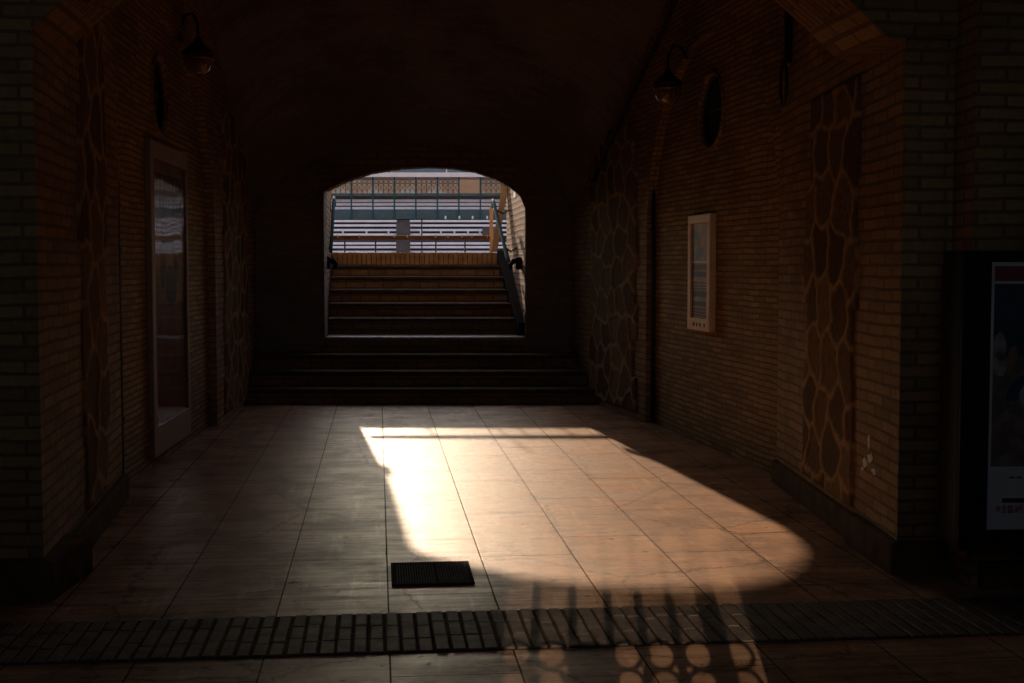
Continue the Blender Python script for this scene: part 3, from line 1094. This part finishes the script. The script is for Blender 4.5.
cs_ = (i0 + i1) / 2
mb.use(M['ink_blue'])
blob(mb, fR, cs_ - 0.06, iz1 - 0.13, 0.055, 0.065, dep)
blob(mb, fR, cs_ - 0.02, iz1 - 0.24, 0.11, 0.06, dep + 0.0003, rot=0.3)
mb.use(M['ink_orange'])
blob(mb, fR, cs_ + 0.07, iz1 - 0.16, 0.075, 0.045, dep + 0.0006, rot=0.5)
mb.use(M['ink_navy'])
blob(mb, fR, cs_ - 0.10, iz1 - 0.10, 0.04, 0.035, dep + 0.0009)
mb.use(M['white_card'])
mb.fbox(fR, i0, i1, dep, dep + 0.0006, iz1 - 0.325, iz1 - 0.315)
mb.use(M['ink_black'])
rg = random.Random(2)
for z, h, wd in ((0.385, 0.045, 0.05), (0.445, 0.045, 0.05), (0.50, 0.014, 0.03), (0.525, 0.014, 0.03), (0.55, 0.014, 0.03), (0.61, 0.05, 0.10), (0.66, 0.012, 0.03), (0.685, 0.03, 0.08), (0.72, 0.012, 0.03), (0.745, 0.012, 0.03), (0.77, 0.012, 0.03)):
    glyph_row(mb, fR, i0 + 0.03, i1 - 0.03, iz1 - z, h, dep, rg, wd)
mb.build('poster_sheet', None, ps)

# left wall: tall framed poster behind a clear sheet
def sl_of(y): return (LA[1] - y) / (LA[1] - LC[1]) * fL.L
qa, qb = sl_of(10.90), sl_of(9.46)
qz0, qz1 = 0.085, 2.415
pl = thing('framed_poster', 'tall pale-framed poster with glossy sheet low on the dark left wall', 'poster', tuple(fL((qa + qb) / 2, qz0, -0.08)))
g0, g1 = -0.079, -0.034
mb = MB()
mb.fbox(fL, qa, qb, g0, g1, qz1 - 0.13, qz1)
mb.fbox(fL, qa, qb, g0, g1, qz0, qz0 + 0.22)
mb.fbox(fL, qa, qa + 0.07, g0, g1, qz0 + 0.22, qz1 - 0.13)
mb.fbox(fL, qb - 0.12, qb, g0, g1, qz0 + 0.22, qz1 - 0.13)
mb.build('frame', M['shaded_frame_wood'], pl, bevel=0.005)
j0, j1, jz0, jz1 = qa + 0.07, qb - 0.12, qz0 + 0.22, qz1 - 0.13
mb = MB()
mb.use(M['ink_dusk'])
mb.fbox(fL, j0 - 0.01, j1 + 0.01, g0 + 0.002, g0 + 0.018, jz0 + 0.9, jz1 + 0.01)
mb.use(M['ink_maroon'])
mb.fbox(fL, j0 - 0.01, j1 + 0.01, g0 + 0.002, g0 + 0.018, jz0 - 0.01, jz0 + 0.9)
dep = g0 + 0.0185
mb.use(M['ink_black'])
rg = random.Random(5)
glyph_row(mb, fL, j0 + 0.08, j1 - 0.08, jz1 - 0.20, 0.11, dep, rg, 0.11, 0.03)
glyph_row(mb, fL, j0 + 0.08, j1 - 0.25, jz1 - 0.36, 0.09, dep, rg, 0.09, 0.03)
mb.use(M['ink_navy'])
blob(mb, fL, j0 + 0.85, jz1 - 0.75, 0.10, 0.22, dep, rot=0.1)
blob(mb, fL, j0 + 0.85, jz1 - 0.48, 0.06, 0.075, dep)
blob(mb, fL, j0 + 0.55, jz1 - 0.95, 0.22, 0.16, dep + 0.0003, rot=0.2)
blob(mb, fL, j0 + 0.35, jz1 - 0.80, 0.08, 0.14, dep + 0.0006, rot=-0.4)
mb.use(M['ink_tan'])
for z in (0.62, 0.55, 0.40, 0.34, 0.28):
    glyph_row(mb, fL, j0 + 0.1, j1 - 0.1, jz0 + z, 0.025, dep, rg, 0.09, 0.02)
mb.build('poster_sheet', None, pl)
mb = MB()
mb.fbox(fL, j0, j1, g1 - 0.012, g1 - 0.009, jz0, jz1)
mb.build('clear_sheet', M['acrylic'], pl)

# display case on the right pier
CY = 5.75
case = thing('display_case', 'dark navy display case with a poster on the pier at the right edge', 'display case', (2.45, 5.98, 0.23))
fC = frame((1.995, CY), (3.0, CY + 0.02), (1.8, 3.0))
cz0, cz1 = 0.228, 1.562
mb = MB()
mb.fbox(fC, 0, 1.0, -0.26, -0.03, cz0, cz1)
mb.build('case_body', M['case'], case, bevel=0.006)
mb = MB()
mb.fbox(fC, 0, 1.0, -0.03, 0.0, cz1 - 0.047, cz1)
mb.fbox(fC, 0, 1.0, -0.03, 0.0, cz0, cz0 + 0.085)
mb.fbox(fC, 0, 0.128, -0.03, 0.0, cz0 + 0.085, cz1 - 0.047)
mb.fbox(fC, 0.872, 1.0, -0.03, 0.0, cz0 + 0.085, cz1 - 0.047)
mb.build('door_frame', M['case'], case, bevel=0.004)
mb = MB()
mb.use(M['aged_paper'])
e0, e1, ez0, ez1 = 0.130, 0.870, cz0 + 0.087, cz1 - 0.049
mb.fbox(fC, e0, e1, -0.028, -0.018, ez0, ez1)
dp = -0.0178
mb.use(M['ink_red'])
mb.fbox(fC, e0 + 0.016, e1 - 0.016, dp, dp + 0.0004, ez1 - 0.084, ez1 - 0.018)
mb.use(M['ink_navy'])
mb.fbox(fC, e0 + 0.016, e1 - 0.016, dp, dp + 0.0004, ez1 - 0.42, ez1 - 0.096)
# ragged top of the dark picture
mb.use(M['ink_sand'])
mb.fbox(fC, e0 + 0.016, e1 - 0.016, dp, dp + 0.0004, ez0 + 0.285, ez1 - 0.42)
mb.use(M['ink_figure'])
rg = random.Random(9)
for (a, z, rs, rz, rt) in ((0.045, 0.38, 0.03, 0.07, 0.0), (0.045, 0.45, 0.032, 0.06, 0.1), (0.20, 0.55, 0.055, 0.13, -0.2), (0.34, 0.50, 0.05, 0.12, 0.2), (0.52, 0.52, 0.06, 0.13, 0.0), (0.63, 0.47, 0.04, 0.10, 0.1)):
    blob(mb, fC, e0 + a, ez1 - z, rs, rz, dp + 0.0005, rot=rt)
mb.use(M['ink_blue'])
for (a, z, rs, rz, rt) in ((0.12, 0.56, 0.025, 0.07, -0.6), (0.115, 0.60, 0.018, 0.02, 0), (0.42, 0.46, 0.04, 0.11, 0.2), (0.28, 0.45, 0.03, 0.10, -0.1)):
    blob(mb, fC, e0 + a, ez1 - z, rs, rz, dp + 0.0009, rot=rt)
mb.use(M['ink_tan'])
blob(mb, fC, e0 + 0.10, ez1 - 0.43, 0.022, 0.06, dp + 0.0012, rot=-0.2)
mb.use(M['ink_black'])
mb.fbox(fC, e0 + 0.07, e1 - 0.07, dp, dp + 0.0004, ez0 + 0.122, ez0 + 0.142)
glyph_row(mb, fC, e0 + 0.10, e1 - 0.10, ez0 + 0.232, 0.007, dp, rg, 0.03, 0.008)
mb.use(M['logo_blur'])
glyph_row(mb, fC, e0 + 0.045, e0 + 0.17, ez0 + 0.075, 0.035, dp, rg, 0.03, 0.006)
mb.build('poster_sheet', None, case)

# ---------------------------------------------------------------- lamps, pipes, bracket
def wall_lamp(label, c, wall_pt):
    t = thing('wall_lantern', label, 'lantern', c, 'lanterns hung high on the walls')
    c = Vector(c)
    mb = MB()
    top = c + Vector((0, 0, 0.30))
    w = Vector(wall_pt)
    mb.tube([w, w + (top - w) * 0.35 + Vector((0, 0, 0.09)), w + (top - w) * 0.75 + Vector((0, 0, 0.10)), top], 0.014, 8)
    mb.tube([top, c + Vector((0, 0, 0.16))], 0.012, 8)
    mb.build('arm', M['black_iron'], t, smooth=True)
    mb = MB()
    mb.lathe(c, [(0.02, 0.20), (0.035, 0.17), (0.07, 0.13), (0.125, 0.085), (0.135, 0.07), (0.12, 0.065)])
    mb.build('cap', M['black_iron'], t, smooth=True)
    mb = MB()
    mb.lathe(c, [(0.112, 0.066), (0.116, 0.03), (0.108, -0.02), (0.085, -0.065), (0.045, -0.092), (0.012, -0.10)])
    mb.build('globe', M['lamp_glass'], t, smooth=True)
    mb = MB()
    mb.ring(c + Vector((0, 0, 0.03)), (1, 0, 0), (0, 1, 0), 0.118, 0.007, 24, 6)
    for k in range(4):
        a = math.pi * (k / 2 + 0.25)
        d = Vector((math.cos(a), math.sin(a), 0))
        mb.tube([c + d * 0.118 + Vector((0, 0, 0.06)), c + d * 0.112 + Vector((0, 0, -0.02)), c + d * 0.088 + Vector((0, 0, -0.066)), c + d * 0.03 + Vector((0, 0, -0.10))], 0.005, 6)
    mb.build('cage', M['brass'], t)
wall_lamp('unlit globe lantern on an iron arm above the right wall arch', (1.305, 11.0, 2.94), (1.47, 11.0, 3.22))
wall_lamp('unlit globe lantern on an iron arm high on the dark left wall', (-2.52, 10.55, 3.12), (-2.66, 10.55, 3.40))

def pipe(name, label, pts, r, cat, clips):
    t = thing(name, label, cat, pts[0])
    mb = MB()
    mb.tube(pts, r, 12)
    mb.build('tube', M['black_iron'], t, smooth=True)
    for c in clips:
        mb = MB()
        mb.lathe((c[0], c[1], c[2]), [(r + 0.004, -0.015), (r + 0.008, -0.01), (r + 0.008, 0.01), (r + 0.004, 0.015)], 14)
        mb.build('clip', M['black_iron'], t)
    return t
xp = fL(fL.L - 0.10, 0, -0.045)
pipe('drainpipe', 'black drainpipe running up the left wall before the tall poster', [(xp.x, xp.y, 0.02), (xp.x, xp.y, 3.6)], 0.034, 'pipe', [(xp.x, xp.y, z) for z in (0.5, 1.6, 2.7)])
xp = fR(0.06, 0, -0.05)
pipe('conduit', 'thin black conduit rising beside the arch bay on the right wall', [(xp.x, xp.y, 0.02), (xp.x, xp.y, 2.75)], 0.018, 'pipe', [(xp.x, xp.y, z) for z in (0.6, 1.5, 2.4)])
mb = MB()
mb.tube([(0.86, 14.0, 2.40), (1.13, 12.7, 3.08), (1.34, 11.7, 3.58), (1.47, 10.9, 3.98)], 0.022, 8)
tag(mb.build('cable', M['black_iron'], smooth=True), 'dark cable climbing along the spring of the vault at right', 'cable')

br = thing('wall_bracket', 'black iron bar with a forked hook hanging high on the right wall', 'bracket', (1.80, 8.66, 2.6))
mb = MB()
mb.fbox(fRp, 0.28, 0.34, 0.0, 0.05, 2.83, 3.75)
mb.build('bar', M['black_iron'], br, bevel=0.008)
mb = MB()
P0 = fRp(0.31, 2.85, 0.05)
mb.tube([P0, P0 + Vector((0, 0.09, -0.07)), P0 + Vector((0, 0.09, -0.20)), P0 + Vector((0, 0.02, -0.29))], 0.012, 8)
mb.tube([P0, P0 + Vector((0, -0.09, -0.07)), P0 + Vector((0, -0.09, -0.20)), P0 + Vector((0, -0.02, -0.29))], 0.012, 8)
mb.build('fork', M['black_iron'], br, smooth=True)

# ---------------------------------------------------------------- drain grate in the floor
gr = thing('drain_grate', 'dark metal drain grate let into the stone floor', 'grate', tuple(UW(0.26, 6.25)))
u0, u1, w0_, w1_ = 0.055, 0.445, 6.02, 6.47
mb = MB()
def ubox(mb, ua, ub, wa, wb, z0, z1):
    mb.hexa(UW(ua, wa, z0), UW(ub, wa, z0), UW(ub, wb, z0), UW(ua, wb, z0), UW(ua, wa, z1), UW(ub, wa, z1), UW(ub, wb, z1), UW(ua, wb, z1))
ubox(mb, u0, u1, w0_, w0_ + 0.018, 0.001, 0.010)
ubox(mb, u0, u1, w1_ - 0.018, w1_, 0.001, 0.010)
ubox(mb, u0, u0 + 0.018, w0_, w1_, 0.001, 0.010)
ubox(mb, u1 - 0.018, u1, w0_, w1_, 0.001, 0.010)
mb.build('frame', M['matte_iron'], gr)
mb = MB()
ubox(mb, u0 + 0.01, u1 - 0.01, w0_ + 0.01, w1_ - 0.01, 0.0005, 0.002)
mb.build('pit', M['kerb'], gr)
k = 0
u = u0 + 0.026
while u < u1 - 0.024:
    mb = MB()
    ubox(mb, u, u + 0.0065, w0_ + 0.016, w1_ - 0.016, 0.002, 0.009)
    mb.build('bar', M['grey_metal'], gr)
    u += 0.0125
mb = MB()
ubox(mb, u0 + 0.21, u0 + 0.22, w0_ + 0.016, w1_ - 0.016, 0.002, 0.0098)
mb.build('rib', M['matte_iron'], gr)

# ---------------------------------------------------------------- the square beyond: ground, barrier, grandstand, house front
mb = MB()
mb.box(-90, 90, 18.30, 130, -0.5, 1.655)
struct(mb.build('ground', M['ground']), 'paved ground of the square beyond the steps', 'ground')

BY = 17.97
ba = thing('barrier', 'low wooden barrier rail on iron posts at the head of the steps', 'barrier', (-1.3, BY, 1.665))
mb = MB()
mb.box(-2.46, -0.30, BY - 0.02, BY + 0.02, 1.845, 1.899)
mb.build('rail', M['brown_wood'], ba, bevel=0.004)
mb = MB()
mb.box(-2.46, -0.30, BY - 0.024, BY + 0.022, 1.899, 1.906)
mb.build('cap_strip', M['pale_plaster'], ba)
for x in (-2.305, -1.88, -1.05, -0.648):
    mb = MB()
    mb.tube([(x, BY, 1.676), (x, BY, 1.85)], 0.011, 8)
    mb.build('post', M['black_iron'], ba)
mb = MB()
mb.tube([(-1.245, BY + 0.03, 1.676), (-1.245, BY + 0.03, 2.15)], 0.009, 8)
mb.build('mast', M['black_iron'], ba)
for x in (-2.4, -2.1, -1.62, -1.44, -1.05, -0.88, -0.69, -0.55, -0.34):
    mb = MB()
    mb.box(x - 0.009, x + 0.009, BY - 0.034, BY - 0.024, 1.875, 1.915)
    mb.build('pin', M['white_card'], ba)

SY = 75.0
gs = thing('grandstand', 'tiered wooden grandstand with white benches and teal ironwork across the square', 'grandstand', (-6, SY, 1.655))
X0, X1 = -22.0, 12.0
def zpx(y):  # tabulated heights of the tiers, metres
    return 1.5 + (265 - y) * 0.0573
def part(mb, name, m, par=gs, **k):
    return mb.build(name, m, par, **k)
aisle = (-6.66, -5.86)
lower_rows = [2.10, 2.26, 2.54, 2.77, 3.30, 3.58, 3.87, 4.15]
for i, z in enumerate(lower_rows):
    y = SY + 0.55 * i
    for (xa, xb) in ((X0, aisle[0] - 0.045 * i), (aisle[1] - 0.045 * i, X1)):
        if i == 0:
            continue
        mb = MB()
        mb.box(xa, xb, y, y + 0.32, z - 0.065, z + 0.065)
        part(mb, 'bench', M['white_plank'])
        x = xa
mb = MB()
for i, z in enumerate(lower_rows):
    y = SY + 0.55 * i
    mb.box(X0, X1, y + 0.34, y + 0.58, 1.66, z + 0.06)
part(mb, 'tier_risers', M['dark_wood'])
mb = MB()
mb.box(aisle[0], aisle[1], SY - 0.1, SY + 0.0, 1.66, 2.80)
part(mb, 'aisle_door', M['dark_wood'])
mb = MB()
mb.box(aisle[0] - 0.17, aisle[1] - 0.15, SY + 1.9, SY + 2.0, 2.8, 4.0)
part(mb, 'aisle_door', M['dark_wood'])
mb = MB()
mb.box(-1.75, -0.6, SY + 1.6, SY + 1.7, 3.15, 3.75)
part(mb, 'stair_panel', M['dark_wood'])
# parapet of the upper tier
PY = SY + 4.6
mb = MB()
mb.box(X0, X1, PY, PY + 0.1, 4.3, 4.86)
part(mb, 'parapet', M['teal_panel'])
up_rows = [4.98, 5.23, 5.48]
for i, z in enumerate(up_rows):
    mb = MB()
    y = PY + 0.5 + 0.4 * i
    mb.box(X0, X1, y, y + 0.3, z - (0.075 if i < 2 else 0.13), z + 0.075)
    part(mb, 'bench', M['white_plank'])
mb = MB()
for i, z in enumerate(up_rows):
    y = PY + 0.5 + 0.4 * i
    mb.box(X0, X1, y + 0.31, y + 0.4, 4.3, z + 0.15)
mb.box(X0, X1, PY + 1.75, PY + 1.9, 4.3, 5.82)
part(mb, 'tier_risers', M['dark_wood'])
mb = MB()
mb.box(X0, X1, PY + 0.02, PY + 0.07, 5.70, 5.86)
part(mb, 'handrail', M['teal_panel'])
# posts and cross-braced lattice panels
step = 1.31
n0 = -13
base_x = -5.86
xs = [base_x + step * k for k in range(-12, 14)]
for x in xs:
    mb = MB()
    mb.box(x - 0.045, x + 0.045, PY - 0.06, PY + 0.03, 4.3, 6.85)
    part(mb, 'post', M['teal_metal'])
for k in range(len(xs) - 1):
    xa, xb = xs[k] + 0.05, xs[k + 1] - 0.05
    if -3.4 < (xa + xb) / 2 < -2.2:
        continue
    mb = MB()
    n = 4
    za, zb = 5.86, 6.72
    wd = (xb - xa) / n
    for q in range(n):
        a, b = xa + wd * q, xa + wd * (q + 1)
        mb.tube([(a, PY, za), (a, PY, zb)], 0.020, 5)
        mb.tube([(a, PY, za + 0.1), (b, PY, zb - 0.28)], 0.014, 5)
        mb.tube([(b, PY, za + 0.1), (a, PY, zb - 0.28)], 0.014, 5)
        mb.ring(((a + b) / 2, PY, zb - 0.15), (1, 0, 0), (0, 0, 1), 0.10, 0.018, 10, 4)
    mb.tube([(xa, PY, zb), (xb, PY, zb)], 0.02, 5)
    mb.tube([(xa, PY, zb - 0.27), (xb, PY, zb - 0.27)], 0.014, 5)
    part(mb, 'lattice_panel', M['teal_metal'])
mb = MB()
mb.box(X0, X1, PY - 0.35, PY + 2.2, 6.83, 7.10)
part(mb, 'fascia', M['pink_stone'])
mb = MB()
mb.box(X0, X1, PY + 0.4, PY + 0.5, 7.10, 8.3)
ro = part(mb, 'upper_screen', M['slate'])
mb = MB()
for x in (-11.0, -7.35, -4.0, -0.6, 3.0):
    mb.box(x - 0.03, x + 0.03, PY + 0.34, PY + 0.40, 7.10, 8.2)
mb.box(X0, X1, PY + 0.34, PY + 0.40, 7.62, 7.68)
mb.build('screen_bars', M['pale_plaster'], ro)
# white seat markers standing on the lower tiers
for i, (x, z) in enumerate([(-8.6, 3.42), (-7.3, 3.40), (-4.02, 4.36), (-3.18, 4.36), (-2.38, 4.36), (-1.5, 4.36), (-5.4, 3.44), (-4.2, 3.44), (-3.4, 3.44), (-2.6, 3.40), (-1.9, 3.42), (-10.0, 3.44)]):
    mb = MB()
    yy = SY + (3.9 if z > 4 else 2.1)
    mb.box(x - 0.05, x + 0.05, yy, yy + 0.05, z - 0.08, z + 0.10)
    part(mb, 'seat_marker', M['white_card'])

# house front behind the stand, its low arches painted pale as if sunlit
HY = SY + 9.0
hs = thing('building', 'ochre plastered house front behind the grandstand', 'building', (-5, HY, 1.655))
mb = MB()
mb.box(-40, 30, HY, HY + 6, 1.6, 9.0)
mb.build('wall', M['ochre'], hs)
for x in (-11.0, -8.9, -6.8 + 0.1, -4.6 - 0.25, 0.2, 3.0):
    mb = MB()
    pts = [Vector((x + 0.85 * math.cos(math.pi * k / 14), HY - 0.02, 5.3 + 1.12 * math.sin(math.pi * k / 14))) for k in range(15)] + [Vector((x - 0.85, HY - 0.02, 3.0)), Vector((x + 0.85, HY - 0.02, 3.0))]
    mb.prism(pts, (0, -0.05, 0))
    mb.build('lit_arch_panel', M['pale_plaster'], hs)

# tidy the builder's own bookkeeping
for o in bpy.data.objects:
    if '_org' in o:
        del o['_org']
